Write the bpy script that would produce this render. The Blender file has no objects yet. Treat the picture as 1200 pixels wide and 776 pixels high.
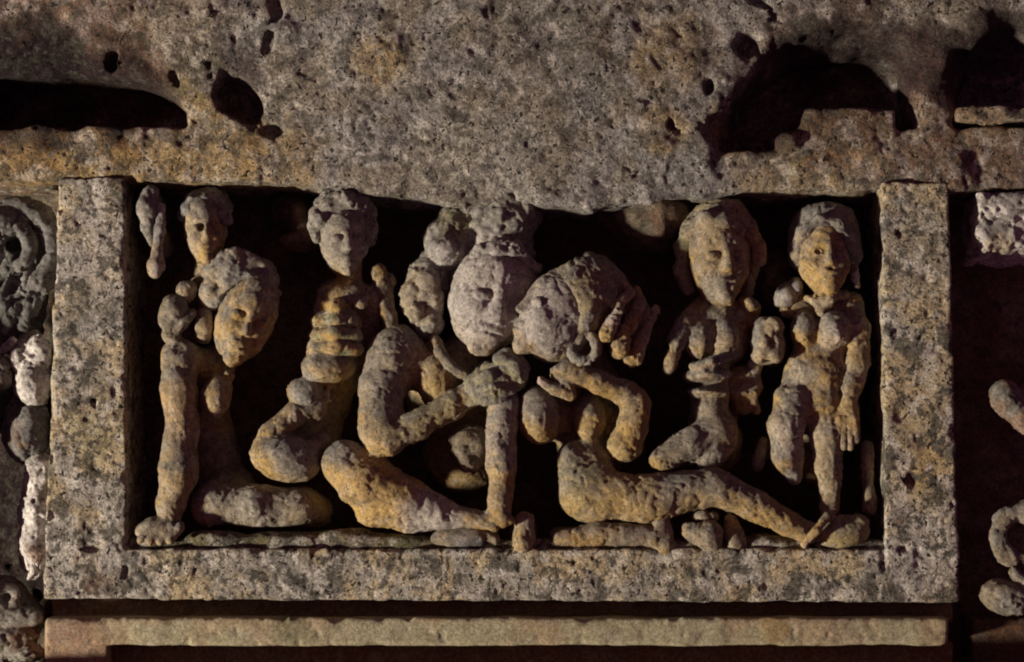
import bpy, math, time
import numpy as np

# ------------------------------------------------------------------ camera, world, lamp, exposure
scene = bpy.context.scene
CAM_D, PITCH = 2.6, math.radians(4.0)          # metres to the panel face, camera tilted slightly up
FWD = np.array([0.0, math.cos(PITCH), math.sin(PITCH)])
UPV = np.array([0.0, -math.sin(PITCH), math.cos(PITCH)])
CAM = -CAM_D * FWD
cam_data = bpy.data.cameras.new('camera')
cam_data.sensor_width = 36.0
cam_data.lens = 36.0 * CAM_D / 1.2
cam_data.clip_end = 50.0
cam = bpy.data.objects.new('camera', cam_data)
cam.location = CAM
cam.rotation_euler = (math.pi / 2 + PITCH, 0, 0)
scene.collection.objects.link(cam)
scene.camera = cam

world = bpy.data.worlds.new('World')
scene.world = world
world.use_nodes = True
bg = world.node_tree.nodes['Background']
bg.inputs['Color'].default_value = (1.0, 0.38, 0.66, 1)
bg.inputs['Strength'].default_value = 0.08

AZ, EL, LD = math.radians(67), math.radians(-17), 6.0   # lamp low down on the left
lamp_data = bpy.data.lights.new('lamp', 'AREA')
lamp_data.shape = 'DISK'
lamp_data.size = 0.42
lamp_data.energy = 590.0
lamp_data.color = (1.0, 0.89, 0.74)
lamp = bpy.data.objects.new('lamp', lamp_data)
ldir = np.array([-math.sin(AZ) * math.cos(EL), -math.cos(AZ) * math.cos(EL), math.sin(EL)])
lamp.location = ldir * LD
from mathutils import Vector
lamp.rotation_euler = Vector(-ldir).to_track_quat('-Z', 'Y').to_euler()
scene.collection.objects.link(lamp)

scene.view_settings.view_transform = 'Standard'
scene.view_settings.look = 'None'
scene.view_settings.exposure = 0.0
scene.view_settings.gamma = 1.0
scene.render.engine = 'CYCLES'
scene.cycles.filter_width = 2.0

# ------------------------------------------------------------------ helpers
def P(px, py, d):
    """photograph position -> point in mm on the plane d mm behind the panel face"""
    r = FWD + np.array([1.0, 0, 0]) * ((px - 600) / 1000 / CAM_D) + UPV * ((388 - py) / 1000 / CAM_D)
    t = (d / 1000 - CAM[1]) / r[1]
    return (CAM + r * t) * 1000.0

def _hash(ix, iy, iz, seed):
    h = (ix.astype(np.uint32) * np.uint32(374761393) + iy.astype(np.uint32) * np.uint32(668265263)
         + iz.astype(np.uint32) * np.uint32(2147483647) + np.uint32(seed * 974711 + 1013))
    h = (h ^ (h >> np.uint32(13))) * np.uint32(1274126177)
    h = (h ^ (h >> np.uint32(16))) * np.uint32(2246822519)
    h ^= h >> np.uint32(15)
    return h.astype(np.float32) * np.float32(1 / 4294967295.0)

def vnoise(p, scale, seed=0):
    """value noise 0..1 of points (n,3) in mm; scale = feature size in mm"""
    q = p / scale + 1000.0
    i = np.floor(q).astype(np.int64)
    f = (q - i).astype(np.float32)
    f = f * f * (3 - 2 * f)
    r = 0
    for dx in (0, 1):
        wx = f[:, 0] if dx else 1 - f[:, 0]
        for dy in (0, 1):
            wy = f[:, 1] if dy else 1 - f[:, 1]
            for dz in (0, 1):
                wz = f[:, 2] if dz else 1 - f[:, 2]
                r = r + wx * wy * wz * _hash(i[:, 0] + dx, i[:, 1] + dy, i[:, 2] + dz, seed)
    return r

def fbm(p, scale, octv=3, seed=0):
    r, a, tot = 0, 1.0, 0
    for o in range(octv):
        r = r + a * vnoise(p, scale / 2 ** o, seed + o * 17)
        tot += a
        a *= 0.55
    return r / tot

def sstep(a, b, x):
    t = np.clip((x - a) / (b - a), 0, 1)
    return t * t * (3 - 2 * t)

def rot3(roll, yaw, pitch):
    """columns: local x (right), y (out to the viewer), z (up) in world mm axes; degrees.
    roll: top leans to the right, yaw: turns to the right, pitch: looks down"""
    r, y, p = (math.radians(a) for a in (roll, yaw, pitch))
    cx, sx = math.cos(p), math.sin(p)
    Rp = np.array([[1, 0, 0], [0, cx, sx], [0, -sx, cx]])
    cy, sy = math.cos(y), math.sin(y)
    Ry = np.array([[cy, sy, 0], [-sy, cy, 0], [0, 0, 1]])
    cr, sr = math.cos(r), math.sin(r)
    Rr = np.array([[cr, 0, sr], [0, 1, 0], [-sr, 0, cr]])
    W = np.diag([1.0, -1.0, 1.0])
    return W @ Rr @ Ry @ Rp

DOFF = [0.0]                                   # how far the figure being carved stands forward (mm, negative = nearer)

class Sculpt:
    """closed solids blended into one continuous surface"""
    def __init__(self, vox=1.9):
        self.ops, self.vox, self.lo, self.hi = [], vox, None, None
    def _add(self, lo, hi, fn, k, sub):
        lo, hi = np.asarray(lo, float), np.asarray(hi, float)
        self.ops.append((lo, hi, fn, k, sub))
        if not sub:
            self.lo = lo if self.lo is None else np.minimum(self.lo, lo)
            self.hi = hi if self.hi is None else np.maximum(self.hi, hi)
    # --- primitives in world mm
    def cone_w(self, a, ra, b, rb, k=4, sub=False):
        a, b = np.asarray(a, float), np.asarray(b, float)
        ab = b - a
        L2 = max(ab @ ab, 1e-9)
        def fn(X, Y, Z):
            px, py, pz = X - a[0], Y - a[1], Z - a[2]
            t = np.clip((px * ab[0] + py * ab[1] + pz * ab[2]) / L2, 0, 1)
            return np.sqrt((px - t * ab[0]) ** 2 + (py - t * ab[1]) ** 2 + (pz - t * ab[2]) ** 2) - (ra + t * (rb - ra))
        m = max(ra, rb)
        self._add(np.minimum(a, b) - m, np.maximum(a, b) + m, fn, k, sub)
    def ell_w(self, c, rad, R=None, k=4, sub=False):
        c, rad = np.asarray(c, float), np.asarray(rad, float)
        R = np.diag([1.0, -1.0, 1.0]) if R is None else R
        ext = np.sqrt(((R * rad) ** 2).sum(1))
        def fn(X, Y, Z):
            x, y, z = X - c[0], Y - c[1], Z - c[2]
            u = [(R[0, i] * x + R[1, i] * y + R[2, i] * z) / rad[i] for i in range(3)]
            k0 = np.sqrt(u[0] ** 2 + u[1] ** 2 + u[2] ** 2)
            k1 = np.sqrt((u[0] / rad[0]) ** 2 + (u[1] / rad[1]) ** 2 + (u[2] / rad[2]) ** 2) + 1e-9
            return k0 * (k0 - 1) / k1
        self._add(c - ext, c + ext, fn, k, sub)
    def prism(self, poly, d0, d1, k=0.5, sub=False, rnd=2.0):
        """convex outline (photograph positions, clockwise) from depth d0 to d1"""
        q = np.array([P(x, y, d0)[[0, 2]] for x, y in poly])
        c = q.mean(0)
        pl = []
        for i in range(len(q)):
            e = q[(i + 1) % len(q)] - q[i]
            n = np.array([e[1], -e[0]]) / np.hypot(*e)
            if n @ (q[i] - c) < 0: n = -n
            pl.append((n[0], n[1], n @ q[i]))
        def fn(X, Y, Z):
            r = rnd
            dd = np.abs(Y - (d0 + d1) / 2) - (d1 - d0) / 2 + r
            m = None
            for nx, nz, o in pl:
                v = nx * X + nz * Z - (o - r)
                m = v if m is None else np.maximum(m, v)
            m, dd = np.broadcast_arrays(m, dd)
            return np.minimum(np.maximum(m, dd), 0) + np.hypot(np.maximum(m, 0), np.maximum(dd, 0)) - r
        self._add([q[:, 0].min(), d0, q[:, 1].min()], [q[:, 0].max(), d1, q[:, 1].max()], fn, k, sub)
    # --- primitives in photograph positions + depth
    def ell(self, px, py, d, rx, rz, rd, roll=0, yaw=0, pitch=0, k=5, sub=False):
        self.ell_w(P(px, py, d + DOFF[0]), (rx, rd, rz), rot3(roll, yaw, pitch), k, sub)
    def chain(self, pts, k=4, sub=False):
        for a, b in zip(pts[:-1], pts[1:]):
            self.cone_w(P(a[0], a[1], a[2] + DOFF[0]), a[3], P(b[0], b[1], b[2] + DOFF[0]), b[3], k, sub)
    def ring(self, px, py, d, R, r, yaw=0, a0=0, a1=360, sq=1.0, n=14, roll=0, k=2):
        M = rot3(roll, yaw, 0)
        c = P(px, py, d + DOFF[0])
        pts = []
        for i in range(n + 1):
            t = math.radians(a0 + (a1 - a0) * i / n)
            pts.append(c + M @ np.array([R * math.cos(t), 0, R * sq * math.sin(t)]))
        for a, b in zip(pts[:-1], pts[1:]):
            self.cone_w(a, r, b, r, k)
    def face(self, px, py, d, w, h, e, roll=0, yaw=0, pitch=0, worn=0.0, ears=True, nose=1.0, eye=1.0):
        """skull, jaw, brow, eyes, nose, lips and chin on one head"""
        M = rot3(roll, yaw, pitch)
        c = P(px, py, d + DOFF[0])
        L = lambda x, y, z: c + M @ np.array([x * w, y * e, z * h])
        E_ = lambda x, y, z, a, b, g, k=3, sub=False: self.ell_w(L(x, y, z), (a * w, b * e, g * h), M, k, sub)
        E_(0, 0, 0.12, 1, 1, 0.88, 5)
        E_(0, 0.14, -0.36, 0.74, 0.8, 0.62, 0.35 * w)
        for s in (-1, 1):
            E_(s * .42, .98, .10, .30, .20 * eye, .15, .16 * w, True)
            E_(s * .50, .62, -.22, .30, .28, .22, .3 * w)
        self.cone_w(L(0, .93, .20), .10 * w, L(0, 1.06 + .06 * nose, -.16), .15 * w, .14 * w)
        for s in (-1, 1):
            self.cone_w(L(s * .12, 1.0, -.19), .10 * w, L(s * .15, .96, -.19), .09 * w, .10 * w)
            if not worn:
                self.cone_w(L(s * .10, .96, .24), .045 * w, L(s * .42, .91, .31), .05 * w, .16 * w)
                self.cone_w(L(s * .42, .91, .31), .05 * w, L(s * .74, .68, .24), .035 * w, .16 * w)
            E_(s * .41, .845, .085, .235, .13, .095, .04 * w)
            if worn: continue
            self.cone_w(L(s * .20, .985, .08), .018 * w, L(s * .42, 1.0, .135), .022 * w, .04 * w, True)
            self.cone_w(L(s * .42, 1.0, .135), .022 * w, L(s * .64, .88, .08), .018 * w, .04 * w, True)
        E_(0, .88, -.50, .36, .16, .17, .14 * w)
        E_(0, .99, -.44, .27, .08, .055, .06 * w)
        E_(0, .97, -.56, .22, .09, .06, .06 * w)
        self.cone_w(L(-.27, .98, -.52), .03 * w, L(0, 1.08, -.49), .035 * w, .05 * w, True)
        self.cone_w(L(.27, .98, -.52), .03 * w, L(0, 1.08, -.49), .035 * w, .05 * w, True)
        E_(0, .72, -.80, .30, .26, .20, .2 * w)
        if ears:
            for s in (-1, 1):
                E_(s * 1.0, -.05, -.02, .13, .26, .27, .1 * w)
                E_(s * 1.0, .02, -.32, .12, .16, .2, .1 * w)
        return L
    # --- surface
    def mesh(self, rough=1.0, seed=0, pits=0.0, smooth=2, rscale=9.0, band=None, bscale=30.0):
        v = self.vox
        pad = 4 * v
        lo, hi = self.lo - pad, self.hi + pad
        n = np.ceil((hi - lo) / v).astype(int) + 1
        G = np.full(tuple(n), 60.0, np.float32)
        ax = [(lo[i] + v * np.arange(n[i])).astype(np.float32) for i in range(3)]
        for plo, phi, fn, k, sub in self.ops:
            m = k + 3 * v
            i0 = np.clip(np.floor((plo - m - lo) / v).astype(int), 0, n)
            i1 = np.clip(np.ceil((phi + m - lo) / v).astype(int) + 1, 0, n)
            if (i1 <= i0).any(): continue
            s = tuple(slice(i0[j], i1[j]) for j in range(3))
            D = fn(ax[0][s[0]][:, None, None], ax[1][s[1]][None, :, None], ax[2][s[2]][None, None, :]).astype(np.float32)
            A = G[s]
            if sub:
                B = -D
                hh = np.maximum(k - np.abs(A - B), 0) / max(k, 1e-6)
                G[s] = np.maximum(A, B) + hh * hh * k * .25
            else:
                hh = np.maximum(k - np.abs(A - D), 0) / max(k, 1e-6)
                G[s] = np.minimum(A, D) - hh * hh * k * .25
        if band:                                   # carve 3-D erosion into the solid near its skin
            w = np.argwhere(np.abs(G) < band * 1.3 + 2 * v)
            p = w * v + lo
            amp = fbm(p, bscale, 4, seed + 5) - .5
            amp = band * 1.6 * amp
            if pits:
                pn = vnoise(p, 8.0, seed + 91) * .6 + vnoise(p, 4.5, seed + 92) * .4
                amp = amp + pits * sstep(.62, .80, pn)
            G[w[:, 0], w[:, 1], w[:, 2]] += amp.astype(np.float32)
        V, F = surface_nets(G)
        V = V * v + lo
        V = relax(V, F, smooth)
        N = vnormals(V, F)
        if not band:
            dsp = rough * (3.6 * (fbm(V, 30, 2, seed) - .5) + 2.8 * (fbm(V, rscale, 3, seed + 40) - .5)) + 2.4 * min(1.0, rough) * facet(V, seed)
            dsp = dsp + rough * 1.7 * (crust(V, seed) - .5)
            ck = 1 - sstep(.0, .022, np.abs(fbm(V, 60, 4, seed + 71) - .5))
            dsp = dsp - rough * 1.6 * ck * sstep(.45, .55, fbm(V, 50, 2, seed + 77))
            pn = vnoise(V, 7.0, seed + 91) * .6 + vnoise(V, 4.0, seed + 92) * .4
            dsp = dsp - (pits + .8 * rough) * sstep(.66, .80, pn)
            V = V + N * dsp[:, None]
            N = vnormals(V, F)
        return V, F, N

def facet(p, seed):
    """broad flat cuts and worn planes left by the chisel"""
    n = fbm(p, 34, 2, seed + 60)
    return .5 * (sstep(.40, .47, n) + sstep(.53, .60, n)) - .5

def crust(p, seed):
    """1 where the old grey skin of the stone survives, 0 where it has flaked off"""
    return sstep(.48, .525, fbm(p, 30, 5, seed + 55))

def surface_nets(G):
    S = G < 0
    nx, ny, nz = G.shape
    C = [(0,0,0),(1,0,0),(0,1,0),(1,1,0),(0,0,1),(1,0,1),(0,1,1),(1,1,1)]
    cnt = np.zeros((nx-1, ny-1, nz-1), np.uint8)
    for a, b, c in C:
        cnt += S[a:nx-1+a, b:ny-1+b, c:nz-1+c]
    cells = np.argwhere((cnt > 0) & (cnt < 8))
    idx = np.full(cnt.shape, -1, np.int32)
    idx[cells[:,0], cells[:,1], cells[:,2]] = np.arange(len(cells), dtype=np.int32)
    vals = np.stack([G[cells[:,0]+a, cells[:,1]+b, cells[:,2]+c] for a, b, c in C], 1)
    acc = np.zeros((len(cells), 3)); num = np.zeros(len(cells))
    Ca = np.array(C, float)
    for i in range(8):
        for j in range(i + 1, 8):
            if np.abs(Ca[i] - Ca[j]).sum() != 1: continue
            x = (vals[:, i] < 0) != (vals[:, j] < 0)
            t = np.where(x, vals[:, i] / np.where(x, vals[:, i] - vals[:, j], 1), 0)
            pt = Ca[i] + t[:, None] * (Ca[j] - Ca[i])
            acc += np.where(x[:, None], pt, 0); num += x
    V = cells + acc / num[:, None]
    F = []
    for axis in range(3):
        sl = [slice(None)] * 3; sh = [slice(None)] * 3
        sl[axis] = slice(0, -1); sh[axis] = slice(1, None)
        A, B = S[tuple(sl)], S[tuple(sh)]
        e = np.argwhere(A != B)
        u, w = (axis + 1) % 3, (axis + 2) % 3
        lim = np.array(cnt.shape)
        ok = (e[:, u] > 0) & (e[:, w] > 0) & (e[:, u] < lim[u]) & (e[:, w] < lim[w])
        e = e[ok]
        q = []
        for du, dw in ((-1, -1), (0, -1), (0, 0), (-1, 0)):
            f = e.copy(); f[:, u] += du; f[:, w] += dw
            q.append(idx[f[:, 0], f[:, 1], f[:, 2]])
        q = np.stack(q, 1)
        flip = ~A[e[:, 0], e[:, 1], e[:, 2]]
        q[flip] = q[flip][:, ::-1]
        F.append(q)
    return V, np.concatenate(F)

def relax(V, F, it):
    a = np.concatenate([F[:, i] for i in range(4)])
    b = np.concatenate([F[:, (i + 1) % 4] for i in range(4)])
    deg = np.bincount(a, minlength=len(V)).astype(float); deg[deg == 0] = 1
    for _ in range(it):
        W = np.stack([np.bincount(a, V[b, i], len(V)) for i in range(3)], 1) / deg[:, None]
        V = .5 * V + .5 * W
    return V

def vnormals(V, F):
    fn = np.cross(V[F[:, 2]] - V[F[:, 0]], V[F[:, 3]] - V[F[:, 1]])
    N = np.stack([np.bincount(F.ravel(), np.repeat(fn[:, i], 4), len(V)) for i in range(3)], 1)
    return N / (np.linalg.norm(N, axis=1, keepdims=True) + 1e-12)

def front_only(V, F, N, T, ymax):
    """leave out the skin buried in the wall behind"""
    keep = ~((V[F][:, :, 1].mean(1) > ymax) & (N[F][:, :, 1].mean(1) > .3))
    F = F[keep]; u, inv = np.unique(F, return_inverse=True)
    return V[u], inv.reshape(F.shape), T[u]

def link_mesh(name, V, F, tint, mat, parent=None, root=(0, 0, 0)):
    me = bpy.data.meshes.new(name)
    V = (V / 1000.0 - np.asarray(root)).astype(np.float32)
    me.vertices.add(len(V)); me.vertices.foreach_set('co', V.ravel())
    me.loops.add(F.size); me.loops.foreach_set('vertex_index', F.ravel().astype(np.int32))
    me.polygons.add(len(F))
    me.polygons.foreach_set('loop_start', np.arange(0, F.size, 4, dtype=np.int32))
    me.polygons.foreach_set('loop_total', np.full(len(F), 4, np.int32))
    me.update(calc_edges=True)
    me.validate()
    me.polygons.foreach_set('use_smooth', np.ones(len(me.polygons), bool))
    at = me.attributes.new('tint', 'FLOAT_COLOR', 'POINT')
    at.data.foreach_set('color', np.concatenate([tint, np.ones((len(V), 1))], 1).astype(np.float32).ravel())
    me.materials.append(mat)
    o = bpy.data.objects.new(name, me)
    scene.collection.objects.link(o)
    if parent is not None: o.parent = parent
    else: o.location = root
    return o

OCHRE = np.array([.43, .285, .105]); BUFF = np.array([.40, .31, .19]); GREY = np.array([.27, .245, .205])
PALE = np.array([.50, .455, .42]); MOSS = np.array([.20, .18, .10]); SLATE = np.array([.15, .145, .135])
SHADE = np.array([.026, .014, .014]); RUST = np.array([.26, .13, .07]); WHITE = np.array([.68, .63, .58]); UMBER = np.array([.16, .10, .065]); DUN = np.array([.30, .24, .165])  # the near-black paints shade into the lintel hollows and left wall

def tint(V, N, base, alt=None, seed=0, up=None, upamt=.7, spots=(), scale=45.0, crusty=0.0):
    """stone colour: two tones in patches, lichen on upward faces, coloured spots with their own place"""
    c = np.tile(base, (len(V), 1))
    if alt is not None:
        c = c + (alt - c) * sstep(.44, .60, fbm(V, scale, 4, seed + 3))[:, None]
    if up is not None:
        m = sstep(-.30, .75, N[:, 2] + 1.2 * (fbm(V, 38, 4, seed + 8) - .5)) * min(1.0, upamt * 1.2)
        c = c + (up * .68 - c) * m[:, None]
    if crusty:
        m = crust(V, seed) * crusty * sstep(-.5, .5, N[:, 2] + .9 * (fbm(V, 24, 3, seed + 8) - .5))
        c = c + (SLATE * 1.25 - c) * m[:, None]
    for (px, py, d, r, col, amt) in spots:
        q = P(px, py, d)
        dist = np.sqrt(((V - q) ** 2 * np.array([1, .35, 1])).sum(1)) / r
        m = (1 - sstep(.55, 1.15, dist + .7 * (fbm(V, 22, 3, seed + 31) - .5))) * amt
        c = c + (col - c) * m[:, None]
    return c

# ------------------------------------------------------------------ stone materials
def stone(name, dark=.5, pale=.4, pit=.5, bump=.6, darkcol=(.075, .068, .055), palecol=(.58, .53, .47), grain=1.0, grit=.25, blotch=52):
    m = bpy.data.materials.new(name); m.use_nodes = True
    nt = m.node_tree; nd = nt.nodes; lk = nt.links
    bs = nd['Principled BSDF']
    bs.inputs['Roughness'].default_value = .9
    bs.inputs['Specular IOR Level'].default_value = .18
    geo = nd.new('ShaderNodeNewGeometry')
    att = nd.new('ShaderNodeAttribute'); att.attribute_name = 'tint'
    def noise(scale, det=6, rough=.6, dist=0.0):
        n = nd.new('ShaderNodeTexNoise'); n.inputs['Scale'].default_value = scale
        n.inputs['Detail'].default_value = det; n.inputs['Roughness'].default_value = rough
        n.inputs['Distortion'].default_value = dist
        lk.new(geo.outputs['Position'], n.inputs['Vector']); return n.outputs['Fac']
    def ramp(src, a, b, to=1.0, frm=0.0):
        r = nd.new('ShaderNodeMapRange'); r.interpolation_type = 'SMOOTHSTEP'
        r.inputs['From Min'].default_value = a; r.inputs['From Max'].default_value = b
        r.inputs['To Min'].default_value = frm; r.inputs['To Max'].default_value = to
        lk.new(src, r.inputs['Value']); return r.outputs['Result']
    def mix(fac, a, b, mode='MIX'):
        x = nd.new('ShaderNodeMix'); x.data_type = 'RGBA'; x.blend_type = mode
        if isinstance(fac, float): x.inputs[0].default_value = fac
        else: lk.new(fac, x.inputs[0])
        for s, k in ((a, 6), (b, 7)):
            if isinstance(s, tuple): x.inputs[k].default_value = (*s, 1)
            else: lk.new(s, x.inputs[k])
        return x.outputs[2]
    def math_(op, a, b):
        x = nd.new('ShaderNodeMath'); x.operation = op
        for s, k in ((a, 0), (b, 1)):
            if isinstance(s, (int, float)): x.inputs[k].default_value = s
            else: lk.new(s, x.inputs[k])
        return x.outputs[0]
    c = att.outputs['Color']
    bw = nd.new('ShaderNodeRGBToBW'); lk.new(c, bw.inputs[0])
    c = mix(math_('MULTIPLY', ramp(noise(blotch, 8, .70, .3), .50, .56, pale), ramp(bw.outputs[0], .07, .17)), c, palecol)   # lichen keeps off the painted-dark shade
    c = mix(ramp(noise(blotch * 1.04, 7, .70, .35), .515, .575, dark), c, darkcol)
    c = mix(ramp(noise(125, 4, .65, .4), .535, .60, dark), c, darkcol)
    fine = noise(330, 4, .7)
    g = nd.new('ShaderNodeCombineColor')
    v = ramp(fine, .25, .75, 1 + .30 * grain, 1 - .30 * grain)
    for k in range(3): lk.new(v, g.inputs[k])
    c = mix(1.0, c, g.outputs[0], 'MULTIPLY')
    g2 = nd.new('ShaderNodeCombineColor')
    v2 = ramp(noise(165, 3, .6), .36, .64, 1 + .55 * grit, 1 - .55 * grit)
    for k in range(3): lk.new(v2, g2.inputs[k])
    c = mix(1.0, c, g2.outputs[0], 'MULTIPLY')
    pits = math_('MULTIPLY', ramp(noise(165, 2.5, .55, .3), .585, .655), ramp(noise(48, 3), .38, .54))
    c = mix(math_('MULTIPLY', pits, min(1.0, pit)), c, (.035, .028, .022))
    lk.new(c, bs.inputs['Base Color'])
    h = math_('ADD', math_('MULTIPLY', noise(70, 10, .75), 1.0), math_('MULTIPLY', fine, .25))
    h = math_('SUBTRACT', h, math_('MULTIPLY', pits, .45 * pit))
    bp = nd.new('ShaderNodeBump'); bp.inputs['Strength'].default_value = bump
    bp.inputs['Distance'].default_value = .006
    lk.new(h, bp.inputs['Height']); lk.new(bp.outputs['Normal'], bs.inputs['Normal'])
    return m

M_FRAME = stone('frame_stone', .82, .70, 1.0, .9, grit=.4, blotch=30)
M_LINTEL = stone('lintel_stone', .62, .45, 1.0, 1.0, grit=.5, blotch=36)
M_LEDGE = stone('ledge_stone', .18, .12, .35, .3)
M_FIG = stone('carved_stone', .36, .18, .6, .55, grain=.7)
M_PALE = stone('limewashed_stone', .45, .25, .6, .5, darkcol=(.10, .085, .07), grain=.6)
M_BACK = stone('niche_stone', .6, .05, .6, .8)

def figure(label, cat, base_px, base_py, base_d, group=None, name='carved_figure'):
    o = bpy.data.objects.new(name, None)
    o.empty_display_size = .03
    o.location = P(base_px, base_py, base_d) / 1000
    scene.collection.objects.link(o)
    o['label'] = label; o['category'] = cat
    if group: o['group'] = group
    return o

SEED = [10]
def part(root, name, S, base, alt=None, mat=None, up=None, upamt=.7, spots=(), rough=.85, pits=.0, smooth=1, label=None, rscale=9.0, scale=45.0, crusty=.6, under=None):
    SEED[0] += 7
    V, F, N = S.mesh(rough, SEED[0], pits, smooth, rscale)
    o = link_mesh(name, V, F, tint(V, N, base, alt, SEED[0], up, upamt, spots, scale, crusty) * (.88 if mat is None else 1), mat or M_FIG, under or root, root.location if root else (0, 0, 0))
    if label: o['label'] = label
    return o

# ------------------------------------------------------------------ the wall behind everything
S = Sculpt(4.0)
S.prism([(-40, -40), (1240, -40), (1240, 820), (-40, 820)], 150, 200)
# uneven rock left standing between the figures
S.ell(360, 276, 92, 22, 20, 52, roll=30, k=9)
S.ell(344, 284, 84, 16, 11, 42, k=6)
S.ell(352, 258, 92, 18, 22, 40, k=6)
S.ell(350, 250, 130, 40, 30, 50, k=12)
for x, y, d, r in ((742, 260, 104, 32), (768, 270, 100, 32), (786, 252, 104, 30), (764, 246, 104, 34)):
    S.ell(x, y, d, r, r * .9, 64, k=14)
S.ell(748, 250, 130, 46, 34, 50, k=12)
S.ell(715, 250, 112, 30, 20, 40, k=12)
S.ell(905, 330, 110, 30, 40, 34, k=12)
SEED[0] += 1
V, F, N = S.mesh(0, 3, 2.5, 1, band=11, bscale=24)
o = link_mesh('wall', *front_only(V, F, N, tint(V, N, UMBER * 1.1, DUN * .7, 4, spots=[(-10, 500, 150, 150, SHADE, .95), (-10, 650, 150, 120, SHADE, .95)]), 170), M_BACK)  # near-black spots paint shade onto the far-left wall
o['kind'] = 'structure'

S = Sculpt(2.5)
S.prism([(140, 632), (1044, 632), (1044, 668), (140, 668)], 10, 156, rnd=6)
for x, w_, y in ((180, 30, 634), (255, 40, 630), (330, 50, 632), (410, 40, 630), (470, 40, 634), (905, 40, 636)):
    S.ell(x, y, 26, w_, 10, 22, k=6)
V, F, N = S.mesh(0, 9, 1.2, 1, band=5, bscale=26)
o = link_mesh('niche_floor', V, F, tint(V, N, MOSS * .75, DUN * .6, 9), M_FRAME)
o['kind'] = 'structure'

# ------------------------------------------------------------------ lintel
S = Sculpt(2.8)
S.prism([(-190, -34), (1230, -34), (1230, 203), (-190, 203)], 6, 195, rnd=5)
low = [(-190, 206), (-30, 208), (100, 210), (165, 212), (300, 213), (380, 218), (470, 232), (545, 243), (600, 238), (690, 243), (760, 238), (820, 227), (900, 222), (1010, 220), (1230, 222)]
for a, b in zip(low[:-1], low[1:]):
    S.prism([(a[0], 170), (b[0], 170), (b[0], b[1]), (a[0], a[1])], 7, 130, rnd=4, k=10)
S.ell(600, 110, 60, 330, 125, 62, k=30)                       # swollen grey fill in the middle
S.ell(150, 30, 40, 200, 48, 44, k=25)
S.ell(1010, 12, 40, 190, 30, 36, k=20)
# hollows of the old channel
S.prism([(-120, 66), (70, 68), (140, 82), (185, 98), (208, 118), (208, 158), (-120, 158)], -60, 100, k=12, sub=True, rnd=10)
S.ell(40, 132, -6, 172, 66, 74, k=14, sub=True)
S.ell(-70, 128, -6, 90, 56, 58, k=20, sub=True)
S.ell(50, 78, 0, 70, 16, 50, roll=2, k=10, sub=True)
S.ell(130, 70, 0, 9, 14, 40, roll=20, k=6, sub=True)
S.ell(274, 112, 5, 25, 22, 60, roll=30, k=8, sub=True)
S.ell(290, 126, 5, 19, 20, 60, roll=-20, k=10, sub=True)
S.ell(262, 96, 2, 10, 14, 30, k=6, sub=True)
S.ell(318, 152, 0, 12, 9, 26, k=5, sub=True)
S.prism([(900, 84), (950, 52), (1035, 46), (1066, 86), (1056, 138), (940, 140), (885, 124)], -60, 110, k=12, sub=True, rnd=10)
S.ell(985, 108, -6, 112, 76, 74, roll=-4, k=14, sub=True)
S.ell(975, 60, 0, 70, 26, 50, roll=-8, k=18, sub=True)
S.ell(1040, 110, -4, 44, 66, 140, k=14, sub=True)
S.ell(892, 172, -6, 50, 84, 130, roll=14, k=14, sub=True)
S.ell(850, 150, -2, 22, 22, 40, k=10, sub=True)
S.ell(878, 50, -4, 18, 17, 34, k=6, sub=True)
S.ell(1190, 124, -8, 68, 100, 150, k=14, sub=True)
S.ell(1135, 90, 0, 16, 40, 60, k=12, sub=True)
S.prism([(-190, 151), (225, 149), (225, 213), (-190, 209)], 5, 150, k=6, rnd=6)
S.prism([(815, 184), (880, 174), (940, 178), (940, 224), (815, 228)], 9, 150, k=12, rnd=9)
S.prism([(1040, 152), (1230, 146), (1230, 222), (1040, 221)], 7, 150, k=8, rnd=6)
S.ell(1085, 118, 46, 34, 50, 48, roll=-10, k=10)
S.ell(925, 168, 20, 18, 12, 24, k=6)
S.ell(832, 100, 0, 8, 12, 16, k=4, sub=True)
S.ell(786, 146, 2, 6, 9, 14, k=3, sub=True)
DOFF[0] = 9
S.chain([(322, -20, 0, 7), (326, 16, -2, 6), (318, 40, -2, 7), (314, 58, -2, 7), (308, 66, 2, 3)], k=3, sub=True)
S.chain([(98, -4, 2, 4), (122, 8, 0, 5), (142, 14, 0, 4)], k=3, sub=True)
S.chain([(886, -4, 0, 5), (900, 10, -2, 5), (914, 24, 0, 4)], k=3, sub=True)
S.chain([(120, 62, 2, 4), (128, 76, 2, 5)], k=3, sub=True)
S.chain([(206, 74, 2, 5), (203, 90, 2, 5), (210, 100, 2, 4)], k=3, sub=True)
S.chain([(245, 76, 2, 5), (248, 90, 2, 5)], k=3, sub=True)
S.chain([(238, 40, 4, 2.5), (240, 52, 2, 2.5)], k=3, sub=True)
DOFF[0] = 0
S.prism([(944, 128), (1052, 127), (1052, 222), (928, 224)], 4, 150, k=8, rnd=7)
S.prism([(1122, 124), (1230, 122), (1230, 142), (1120, 143)], 0, 150, k=4, rnd=3)
V, F, N = S.mesh(0, 21, 2.6, 1, band=10.0, bscale=40)
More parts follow.
